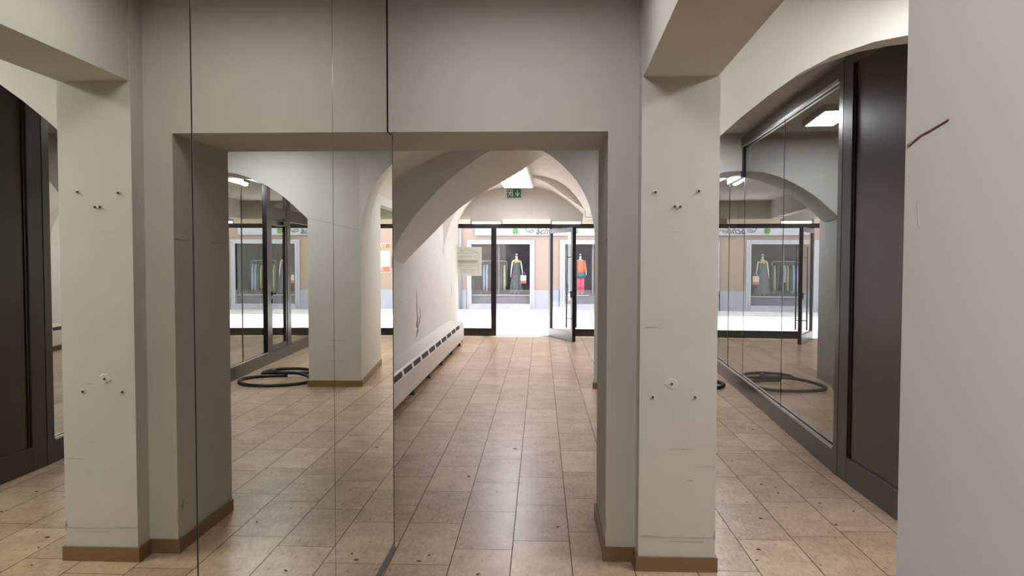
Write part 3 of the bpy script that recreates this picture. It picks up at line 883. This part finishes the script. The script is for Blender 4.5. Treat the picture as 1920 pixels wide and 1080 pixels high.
# ================================================================== LIGHT FITTINGS
LV = thing('louvre_light', 'large louvred white ceiling light under the far vault', 'light', (-0.45, 12.45, 2.835), math.radians(-1.0))
lw, ll = 0.275, 2.05
bm = new()
bm_box(bm, -lw, -lw + 0.018, -ll, ll, -0.03, 0.09); bm_box(bm, lw - 0.018, lw, -ll, ll, -0.03, 0.09)
bm_box(bm, -lw, lw, -ll, -ll + 0.018, -0.03, 0.09); bm_box(bm, -lw, lw, ll - 0.018, ll, -0.03, 0.09); bm_box(bm, -lw, lw, -ll, ll, 0.09, 0.105)
LVF = obj('frame', bm, 'lampbody', LV)
box('diffuser', (-lw + 0.02, lw - 0.02, -ll + 0.02, ll - 0.02, 0.012, 0.03), 'louvre_glow', LV)
for k in range(8):
    y = -ll + 0.28 + k * 0.50
    box('louvre_slat', (-lw + 0.018, lw - 0.018, y, y + 0.012, -0.03, 0.0115), 'blade', LVF)
for y in (-1.5, 1.0):
    bm = new(); bm_tube(bm, [(0, y, 0.105), (0, y, 0.135)], 0.006, 8); obj('hanger', bm, 'lampbody', LV)

def ceiling_lamp(x, y, z, w, l, mat, label, skirt=0.06):
    t = thing('ceiling_light', label, 'light', (x, y, z), group='ceiling lights')
    bm = new()
    bm_box(bm, -w, w, -l, l, -0.03, -0.001); bm_box(bm, -w, -w + 0.02, -l, l, -skirt, -0.03); bm_box(bm, w - 0.02, w, -l, l, -skirt, -0.03)
    bm_box(bm, -w, w, -l, -l + 0.02, -skirt, -0.03); bm_box(bm, -w, w, l - 0.02, l, -skirt, -0.03)
    obj('housing', bm, 'lampbody', t)
    box('diffuser', (-w + 0.02, w - 0.02, -l + 0.02, l - 0.02, -0.052, -0.032), mat, t)
    return t
ceiling_lamp(-0.15, 2.95, 2.95, 0.30, 0.45, 'lamp', 'ceiling light in front of the mirrored wall nearer the passage opening', 0.12)
ceiling_lamp(-0.42, -0.2, 2.95, 0.30, 0.6, 'fill_near', 'unseen added ceiling light at the near end of the mirrored wall')  # unseen lamp, added to brighten the near pillar
ceiling_lamp(2.15, 3.0, 2.95, 0.30, 0.6, 'lamp_side', 'ceiling light in the side room right of the beam')
ceiling_lamp(1.66, 7.9, 2.955, 0.16, 0.45, 'lamp_bay', 'ceiling light over the side passage beside the glass partition')

TL = thing('tube_light', 'slim fluorescent tube light by the glass partition beyond the side arch', 'light', (2.17, 10.45, 2.60))
box('housing', (-0.05, 0.05, -0.36, 0.36, -0.045, -0.001), 'plug', TL)
box('tube', (-0.03, 0.03, -0.34, 0.34, -0.085, -0.045), 'tube', TL, bevel=0.01)

# ================================================================== HOSE
def hose():
    pts = []
    for i in range(90):                       # near loop, starting and ending at its far side
        a = math.pi / 2 - 2 * math.pi * i / 90
        pts.append((1.75 + 0.44 * math.cos(a) + 0.02 * math.sin(3 * a), 9.37 + 0.39 * math.sin(a), 0.022 + 0.045 * max(0.0, (i - 70) / 20)))
    for i in range(80):                       # far loop, lifted over the near one
        a = -math.pi / 2 + 2 * math.pi * i / 80
        pts.append((1.83 + 0.31 * math.cos(a), 10.06 + 0.32 * math.sin(a), 0.066 - 0.044 * min(1.0, i / 14.0) + (0.045 * max(0.0, (i - 62) / 18.0))))
    for k in range(1, 5):
        pts.append((1.83 + 0.03 * k, 9.74 + 0.02 * k, 0.066 + 0.001 * k))
    P = [Vector(p) for p in pts]
    for _ in range(4):
        P = [P[0]] + [(P[i - 1] + 2 * P[i] + P[i + 1]) / 4 for i in range(1, len(P) - 1)] + [P[-1]]
    bm = new(); bm_tube(bm, P, 0.0195, 10)
    t = thing('rubber_hose', 'coiled black rubber hose lying on the floor by the glass partition', 'hose', (0, 0, 0))
    obj('hose_coil', bm, 'hose', t, smooth=True)
    bm = new(); bm_tube(bm, [P[-1], P[-1] + Vector((-0.01, 0.05, 0.0))], 0.026, 10)
    obj('coupling', bm, 'greymetal', t)
hose()

# crumbs on the floor
def crumbs():
    spots = [(-0.57, 3.95), (-0.61, 3.87), (-0.30, 3.72), (0.98, 3.72), (1.15, 4.1), (1.3, 4.6), (1.55, 5.1), (1.9, 4.75), (1.75, 4.9), (1.45, 5.9), (1.7, 4.5), (-1.05, 4.9),
             (1.3, 4.9), (1.5, 5.3), (1.9, 7.0), (1.35, 8.7), (-0.5, 5.4), (-0.2, 6.2), (0.1, 4.4), (1.62, 10.6), (1.1, 3.95), (1.26, 3.6)]
    bm = new()
    for x, y in spots:
        r = random.uniform(0.004, 0.010); a = random.uniform(0, 6.28)
        bm_prism(bm, [(x + r * s * math.cos(a + t), y + r * s * math.sin(a + t)) for t, s in ((0, 1.6), (1.2, 0.6), (2.4, 0.8), (3.3, 1.3), (4.6, 0.5))], 0.0008, 0.004)
    o = obj('floor_crumbs', bm, 'debris', kind='stuff')
    tag(o, 'small dark crumbs of dirt scattered over the tiled floor', 'dirt')
crumbs()

# ================================================================== STREET
FY = 26.0
def sz(y): return -0.03 - (y - 15.4) * 0.018
bm = new()
bm_strip(bm, [(-14, 15.13, sz(15.13)), (-14, 34, sz(34))], [(16, 15.13, sz(15.13)), (16, 34, sz(34))])
thicken(bm, (0, 0, -0.1))
struct('ground', bm, 'street')
for x0, x1, lab in ((-1.17, -0.62, 'left of the two dark flat discs in the sunny street'), (-0.52, -0.05, 'right of the two dark flat discs in the sunny street')):
    t = thing('dark_disc', lab, 'drain cover', ((x0 + x1) / 2, 22.2, sz(22.2)), group='dark discs in the street')  # flat oval disc, darker than the paving around it
    bm = new()
    rx = (x1 - x0) / 2
    for rr, z in ((1.0, 0.006),):
        ring = [(rx * rr * math.cos(a * 0.2618), 0.17 * rr * math.sin(a * 0.2618)) for a in range(24)]
        bm_prism(bm, ring, -0.003, z)
    obj('disc_base', bm, 'facestep', t)
    bm = new(); ring = [(rx * 0.8 * math.cos(a * 0.2618), 0.13 * math.sin(a * 0.2618)) for a in range(24)]; bm_prism(bm, ring, 0.006, 0.009)
    obj('disc_inlay', bm, 'pipe', t)

SH = thing('shop_building', 'peach rendered shop building across the street with white window surrounds', 'building', (0, FY, 0))
g0 = sz(FY) - 0.05
WX0, WX1, DX0, DX1 = -2.31, -0.362, 0.80, 2.95      # shop window and shop door openings
bm = new()
for x0, x1, z0, z1 in ((-12, WX0, 0.427, 12), (WX1, DX0, 0.427, 12), (DX1, 14, 0.427, 12), (WX0, WX1, 1.954, 12), (DX0, DX1, 1.954, 12)):
    bm_box(bm, x0, x1, 0, 0.35, z0, z1)
obj('wall', bm, 'peach', SH)
bm = new()
for x0, x1 in ((-12, -2.476), (-0.233, 0.60), (3.12, 14)): bm_box(bm, x0, x1, -0.03, 0.3, g0, 0.427)
obj('plinth', bm, 'facebase', SH)
def surround(x0, x1, z1, w, zb):
    bm = new()
    bm_box(bm, x0 - w, x0, -0.06, 0.2, zb, z1 + 0.142); bm_box(bm, x1, x1 + w, -0.06, 0.2, zb, z1 + 0.142); bm_box(bm, x0, x1, -0.06, 0.2, z1, z1 + 0.142)
    o_ = obj('window_surround', bm, 'facewhite', SH, bevel=0.012)
    bm = new()
    bm_box(bm, x0 - w * 0.45, x0 + 0.002, -0.085, -0.06, zb, z1 + 0.06); bm_box(bm, x1 - 0.002, x1 + w * 0.45, -0.085, -0.06, zb, z1 + 0.06); bm_box(bm, x0, x1, -0.085, -0.06, z1 - 0.002, z1 + 0.06)
    obj('moulding', bm, 'facewhite', o_, bevel=0.006)
    return o_
surround(WX0, WX1, 1.954, 0.15, g0); surround(DX0, DX1, 1.954, 0.17, g0)
def interior(x0, x1, zf, nm):
    bm = new()
    d = 1.6
    bm_box(bm, x0 - 0.02, x1 + 0.02, d, d + 0.05, zf - 0.4, 2.3); bm_box(bm, x0 - 0.3, x0 - 0.02, 0.36, d + 0.05, zf - 0.4, 2.3)
    bm_box(bm, x1 + 0.02, x1 + 0.3, 0.36, d + 0.05, zf - 0.4, 2.3); bm_box(bm, x0 - 0.02, x1 + 0.02, 0.36, d, 2.25, 2.3)
    obj('interior_lining', bm, 'shopdark', SH)
interior(WX0, WX1, 0.255, 'w'); interior(DX0, DX1, 0.255, 'd')
bm = new(); bm_box(bm, WX0, WX1, 0.12, 1.6, g0, 0.255); obj('display_platform', bm, 'plinthdark', SH)
box('platform_edge', (WX0, WX1, 0.08, 0.14, 0.235, 0.262), 'facewhite', SH)
bm = new(); bm_box(bm, WX0 - 0.05, WX1 + 0.03, -0.16, 0.12, g0, -0.034); obj('window_step', bm, 'facestep', SH)
bm = new(); bm_box(bm, DX0, DX1, 0.12, 1.6, g0, 0.255); obj('display_platform', bm, 'plinthdark', SH)
box('platform_edge', (DX0, 1.62, 0.08, 0.14, 0.235, 0.262), 'facewhite', SH)
bm = new(); bm_box(bm, DX0, DX1, -0.16, 0.12, g0, -0.034); bm_box(bm, DX0, DX1, -0.36, -0.16, g0, -0.12); obj('entrance_steps', bm, 'facestep', SH)
for x0, x1 in ((WX0, -1.42), (-1.38, WX1), (DX0, 1.70), (1.76, DX1)):
    box('shop_pane', (x0 + 0.01, x1 - 0.01, 0.10, 0.106, 0.262, 1.95), 'glass_street', SH)
box('pane_bar', (-1.42, -1.38, 0.09, 0.12, 0.262, 1.95), 'plinthdark', SH); box('pane_bar', (1.70, 1.76, 0.09, 0.12, 0.262, 1.95), 'plinthdark', SH)
bm = new(); bm_tube(bm, [(2.02, 0.02, 0.55), (2.02, 0.02, 1.2)], 0.02, 10)
for z in (0.68, 1.08): bm_tube(bm, [(2.02, 0.02, z), (2.02, 0.1, z)], 0.012, 8)
obj('door_pull', bm, 'facewhite', SH, smooth=True)

# fascia board with clovers and a flourished name
FS = thing('fascia_sign', 'white shop fascia board with green clovers and flourished black lettering', 'sign', (0, FY - 0.02, 2.48))
FB = box('board', (-2.20, 3.3, -0.07, -0.002, -0.242, 0.26), 'facewhite', FS, bevel=0.01)
def clover(x, z, s):
    bm = new()
    for k in range(4):
        a = math.pi / 4 + k * math.pi / 2
        P = []
        for t in range(15):
            u = t / 14 * 2 * math.pi
            # heart-shaped leaf pointing outward
            rr = 0.5 * (1 - math.cos(u)) ; 
            hx = 16 * math.sin(u) ** 3 / 34.0; hy = -(13 * math.cos(u) - 5 * math.cos(2 * u) - 2 * math.cos(3 * u) - math.cos(4 * u)) / 34.0
            lx, ly = hx, 0.5 - hy - 0.0
            P.append((x + s * (lx * math.cos(a - math.pi / 2) - ly * math.sin(a - math.pi / 2)), z + s * (lx * math.sin(a - math.pi / 2) + ly * math.cos(a - math.pi / 2))))
        bm.faces.new([bm.verts.new((p, -0.074, q)) for p, q in P[:-1]])
    thicken(bm, (0, 0.004, 0))
    obj('clover', bm, 'clover', FB)
clover(-0.845, -0.10, 0.125); clover(1.12, -0.10, 0.125)
text_mesh('lettering', 'Schö', 0.30, 'script', FB, (0.10, -0.075, -0.10), RT, shear=0.45)
text_mesh('lettering', 'n', 0.26, 'script', FB, (0.46, -0.075, -0.11), RT, shear=0.45)
def swash(pts, r=0.010):
    P = [Vector((x, -0.076, z)) for x, z in pts]
    P = resample(P, 30)
    bm = new(); bm_tube(bm, P, r, 6); obj('flourish', bm, 'script', FB)
swash([(-0.52, 0.02), (-0.50, -0.06), (-0.44, -0.12), (-0.36, -0.145), (-0.27, -0.13), (-0.22, -0.09), (-0.24, -0.05), (-0.31, -0.05), (-0.38, -0.08), (-0.40, -0.12)])
swash([(-0.10, -0.05), (-0.13, -0.10), (-0.12, -0.15), (-0.06, -0.14)])
swash([(0.15, -0.16), (0.02, -0.19), (-0.1, -0.195), (-0.12, -0.22)], 0.006)
swash([(0.55, -0.06), (0.66, -0.10), (0.80, -0.05), (0.90, -0.09)], 0.009)

# downpipe beside the window
DP = thing('downpipe', 'grey rain downpipe left of the white framed shop window', 'pipe', (-2.675, FY - 0.07, 0))
bm = new(); bm_tube(bm, [(0, 0, g0 + 0.06), (0, 0, 6.0)], 0.045, 12); obj('pipe', bm, 'pipe', DP, smooth=True)
for z in (0.4, 2.3, 4.4):
    box('bracket', (-0.06, 0.06, -0.02, 0.07, z, z + 0.03), 'pipe', DP)

# posters further along the facade
def poster(x0, x1, z0, z1, bands, label):
    t = thing('poster', label, 'poster', ((x0 + x1) / 2, FY - 0.002, (z0 + z1) / 2), group='posters on the peach wall')
    w, h = (x1 - x0) / 2, (z1 - z0) / 2
    sh = box('sheet', (-w, w, -0.02, -0.001, -h, h), 'poster_cream', t)
    for a, b, m in bands:
        box('printed_band', (-w + 0.01, w - 0.01, -0.023, -0.02, -h + 2 * h * a, -h + 2 * h * b), m, sh)
    return t
t = poster(3.70, 4.45, 1.00, 1.98, ((0.02, 0.2, 'poster_red'), (0.74, 0.84, 'poster_green'), (0.84, 0.98, 'poster_red')), 'red and cream poster on the peach wall right of the shop door')
for s, z, in (('LUXUS', 0.41), ('MODE', -0.11), ('50%', -0.37)):
    text_mesh('lettering', s, 0.15, 'sign_white' if abs(z) > 0.2 else 'poster_green', t, (0, -0.025, z), RT)
t = thing('name_board', 'small dark board with white lettering beside the poster', 'sign', (3.50, FY - 0.002, 1.35))
box('board', (-0.13, 0.13, -0.03, -0.001, -0.20, 0.20), 'navy', t)
text_mesh('lettering', 'PLAY', 0.10, 'sign_white', t, (0, -0.032, -0.03), RT)


# ------------------------------------------------------------------ shop window display
def skin_body(name, nodes, edges, mat, parent):
    me = bpy.data.meshes.new(name)
    me.from_pydata([n[0] for n in nodes], edges, [])
    me.materials.append(M[mat])
    o = bpy.data.objects.new(name, me)
    COL.objects.link(o); o.parent = parent
    sk = o.modifiers.new('skin', 'SKIN')
    for i, n_ in enumerate(nodes):
        me.skin_vertices[0].data[i].radius = n_[1]
        me.skin_vertices[0].data[i].use_root = (i == 0)
    sk.use_smooth_shade = True
    ss = o.modifiers.new('subsurf', 'SUBSURF'); ss.levels = 1; ss.render_levels = 2
    return o

def dress(parent, mat, zs, name='dress', folds=9):
    """zs: (z, half width, half depth, fold amount)"""
    bm = new(); rings = []
    for z, rx, ry, f in zs:
        rings.append([((rx * (1 + f * math.cos(folds * a))) * math.cos(a), (ry * (1 + f * math.cos(folds * a))) * math.sin(a), z) for a in [2 * math.pi * i / 54 for i in range(54)]])
    bm_loft(bm, rings)
    return obj(name, bm, mat, parent, smooth=True)

def mannequin(x, y, z, label, out, s=1.40 / 1.75):
    t = thing('mannequin', label, 'mannequin', (x, y, z), group='shop window mannequins')
    t.scale = (s, s, s)
    nodes = [((0, 0, 0.95), (0.15, 0.11)), ((0, 0, 1.12), (0.115, 0.085)), ((0, 0, 1.30), (0.145, 0.095)), ((0, 0.0, 1.42), (0.10, 0.07)), ((0, -0.005, 1.50), (0.045, 0.045)),
             ((0, -0.02, 1.57), (0.062, 0.075)), ((0, -0.025, 1.66), (0.075, 0.09)), ((0, -0.015, 1.735), (0.05, 0.06)),
             ((-0.17, 0, 1.41), (0.048, 0.045)), ((-0.215, 0.0, 1.14), (0.036, 0.034)), ((-0.235, -0.05, 0.92), (0.028, 0.026)), ((-0.245, -0.08, 0.80), (0.030, 0.018)), ((-0.245, -0.085, 0.72), (0.02, 0.012)),
             ((0.17, 0, 1.41), (0.048, 0.045)), ((0.215, 0.0, 1.14), (0.036, 0.034)), ((0.25, -0.08, 0.95), (0.028, 0.026)), ((0.25, -0.13, 0.86), (0.030, 0.018)), ((0.245, -0.14, 0.79), (0.02, 0.012)),
             ((-0.09, 0, 0.82), (0.085, 0.085)), ((-0.085, 0, 0.48), (0.055, 0.055)), ((-0.08, 0.015, 0.10), (0.033, 0.035)), ((-0.085, -0.10, 0.03), (0.035, 0.025)),
             ((0.09, 0, 0.82), (0.085, 0.085)), ((0.085, 0, 0.48), (0.055, 0.055)), ((0.08, 0.015, 0.10), (0.033, 0.035)), ((0.085, -0.10, 0.03), (0.035, 0.025))]
    edges = [(0, 1), (1, 2), (2, 3), (3, 4), (4, 5), (5, 6), (6, 7), (3, 8), (8, 9), (9, 10), (10, 11), (11, 12), (3, 13), (13, 14), (14, 15), (15, 16), (16, 17),
             (0, 18), (18, 19), (19, 20), (20, 21), (0, 22), (22, 23), (23, 24), (24, 25)]
    body = skin_body('body', nodes, edges, 'mannequin', t)
    bm = new(); bm_sphere(bm, (0, -0.105, 1.60), 0.012, 0.02, 0.022, 8, 6); obj('nose', bm, 'mannequin', body, smooth=True)
    bm = new()
    for sx in (-1, 1): bm_sphere(bm, (sx * 0.034, -0.108, 1.645), 0.030, 0.010, 0.022, 10, 6)
    bm_tube(bm, [(-0.085, 0.0, 1.65), (-0.075, -0.085, 1.652), (0, -0.12, 1.652), (0.075, -0.085, 1.652), (0.085, 0.0, 1.65)], 0.005, 6)
    obj('sunglasses', bm, 'script', body, smooth=True)
    if out == 'dress':
        dr = dress(t, 'dress', [(0.08, 0.31, 0.22, 0.10), (0.35, 0.27, 0.19, 0.09), (0.7, 0.22, 0.16, 0.06), (0.97, 0.185, 0.14, 0.03), (1.13, 0.145, 0.115, 0.0), (1.28, 0.17, 0.12, 0.0), (1.38, 0.15, 0.105, 0.0), (1.40, 0.10, 0.08, 0.0)])
        bm = new()
        bm_tube(bm, [(0.11, -0.085, 1.36), (0.13, -0.02, 1.45), (0.11, 0.08, 1.38)], 0.03, 8)
        obj('shoulder_strap', bm, 'dress', dr, smooth=True)
        bm = new()
        for k in range(7): bm_sphere(bm, (-0.13 + 0.042 * k, -0.115 - 0.01 * math.sin(k), 1.37 + 0.03 * math.sin(k * 2.1) + 0.02), 0.036, 0.022, 0.034, 8, 6)
        obj('flower_collar', bm, 'yellow', dr, smooth=True)
    else:
        dress(t, 'orange_cloth', [(0.92, 0.21, 0.16, 0.05), (1.13, 0.17, 0.13, 0.02), (1.3, 0.19, 0.13, 0), (1.42, 0.15, 0.10, 0), (1.46, 0.07, 0.06, 0)], 'top')
        dress(t, 'teal_cloth', [(0.72, 0.24, 0.18, 0.06), (0.9, 0.22, 0.17, 0.05), (0.99, 0.18, 0.14, 0.02)], 'sash')
        bm = new()
        for sx in (-1, 1):
            rings = [[(sx * 0.09 + rr * math.cos(a), rr * 0.9 * math.sin(a), z) for a in [2 * math.pi * i / 16 for i in range(16)]] for z, rr in ((0.06, 0.10), (0.4, 0.095), (0.8, 0.11))]
            bm_loft(bm, rings)
        obj('trousers', bm, 'pink_cloth', t, smooth=True)
        bm = new()
        for sx in (-1, 1): bm_tube(bm, [(sx * 0.17, 0, 1.43), (sx * 0.22, 0, 1.14), (sx * 0.24, -0.04, 0.98)], [0.065, 0.055, 0.06], 10)
        obj('sleeve', bm, 'orange_cloth', t, smooth=True)
    return t
mannequin(-0.82, FY + 0.55, 0.262, 'white mannequin with sunglasses in a long grey dress in the shop window', 'dress')
mannequin(1.33, FY + 0.55, 0.262, 'mannequin in an orange top and pink trousers beside the shop door', 'trousers')
BG = thing('shopping_bag', 'cream and pink shopping bag hanging from the arm of the grey dressed mannequin', 'bag', (-0.585, FY + 0.40, 0.64))
bm = new(); bm_box(bm, -0.10, 0.10, -0.035, 0.035, 0, 0.27); BB = obj('bag_body', bm, 'bag', BG, bevel=0.006)
box('printed_band', (-0.10, 0.10, -0.037, -0.035, 0.01, 0.085), 'bagpink', BB)
for y in (-0.025, 0.025):
    bm = new(); bm_tube(bm, [(-0.055, y, 0.265), (-0.05, y, 0.33), (-0.02, y, 0.375), (0.02, y, 0.375), (0.05, y, 0.33), (0.055, y, 0.265)], 0.006, 6); obj('handle', bm, 'bag', BB, smooth=True)

RK = thing('clothes_rack', 'chrome clothes rail with rounded ends in the shop window', 'clothes rack', (-1.60, FY + 0.8, 0.262))
bm = new()
pts = [(-0.44, 0, 0.03), (-0.44, 0, 1.05)] + [(-0.44 + 0.08 * (1 - math.cos(a)), 0, 1.05 + 0.08 * math.sin(a)) for a in (0.4, 0.8, 1.2, 1.57)] + \
      [(0.36 + 0.08 * math.sin(a), 0, 1.05 + 0.08 * math.cos(a)) for a in (0.0, 0.4, 0.8, 1.2, 1.57)] + [(0.44, 0, 0.03)]
bm_tube(bm, pts, 0.014, 8); obj('rail', bm, 'steel', RK, smooth=True)
for x in (-0.44, 0.44):
    bm = new(); bm_tube(bm, [(x, -0.2, 0.018), (x, 0.2, 0.018)], 0.014, 8); obj('foot', bm, 'steel', RK)
def garment(x, w, z0, z1, mat, label, kind='shirt'):
    t = thing('hanging_garment', label, 'clothing', (x, FY + 0.8, z1), group='clothes on the rail')
    bm = new(); bm_tube(bm, [(0, 0, 0.128), (0.012, 0, 0.105), (0, 0, 0.08), (0, 0, 0.0)], 0.004, 6); obj('hanger', bm, 'steel', t)
    bm = new(); rings = []
    h = z1 - z0
    for k in range(9):
        u = k / 8
        wy = 0.10 + 0.10 * min(1, u * 3) + 0.02 * math.sin(u * 9)
        rings.append([((w * 0.56) * (0.75 + 0.25 * math.sin(u * 3)) * math.cos(a) * (1 + 0.25 * math.cos(5 * a + u * 2)), wy * math.sin(a), -0.005 - h * u) for a in [2 * math.pi * i / 28 for i in range(28)]])
    bm_loft(bm, rings); obj('cloth', bm, mat, t, smooth=True)
for a in ((-1.95, 0.07, 0.40, 1.27, 'sky_cloth', 'pale blue garment at the left end of the clothes rail'),
          (-1.84, 0.08, 0.36, 1.27, 'sky_cloth', 'pale blue trousers next to the left end of the clothes rail'),
          (-1.75, 0.07, 0.42, 1.27, 'olive_cloth', 'olive garment beside the pale blue trousers on the rail'),
          (-1.66, 0.06, 0.44, 1.25, 'sand_cloth', 'sand coloured garment on the clothes rail'),
          (-1.56, 0.06, 0.70, 1.27, 'white_cloth', 'white garment halfway along the clothes rail'),
          (-1.46, 0.08, 0.42, 1.27, 'black_cloth', 'black garment on the right half of the clothes rail'),
          (-1.355, 0.07, 0.48, 1.27, 'olive_cloth', 'dark green garment near the right end of the rail'),
          (-1.24, 0.07, 0.40, 1.26, 'floral_cloth', 'pale floral garment at the right end of the clothes rail')):
    garment(*a)
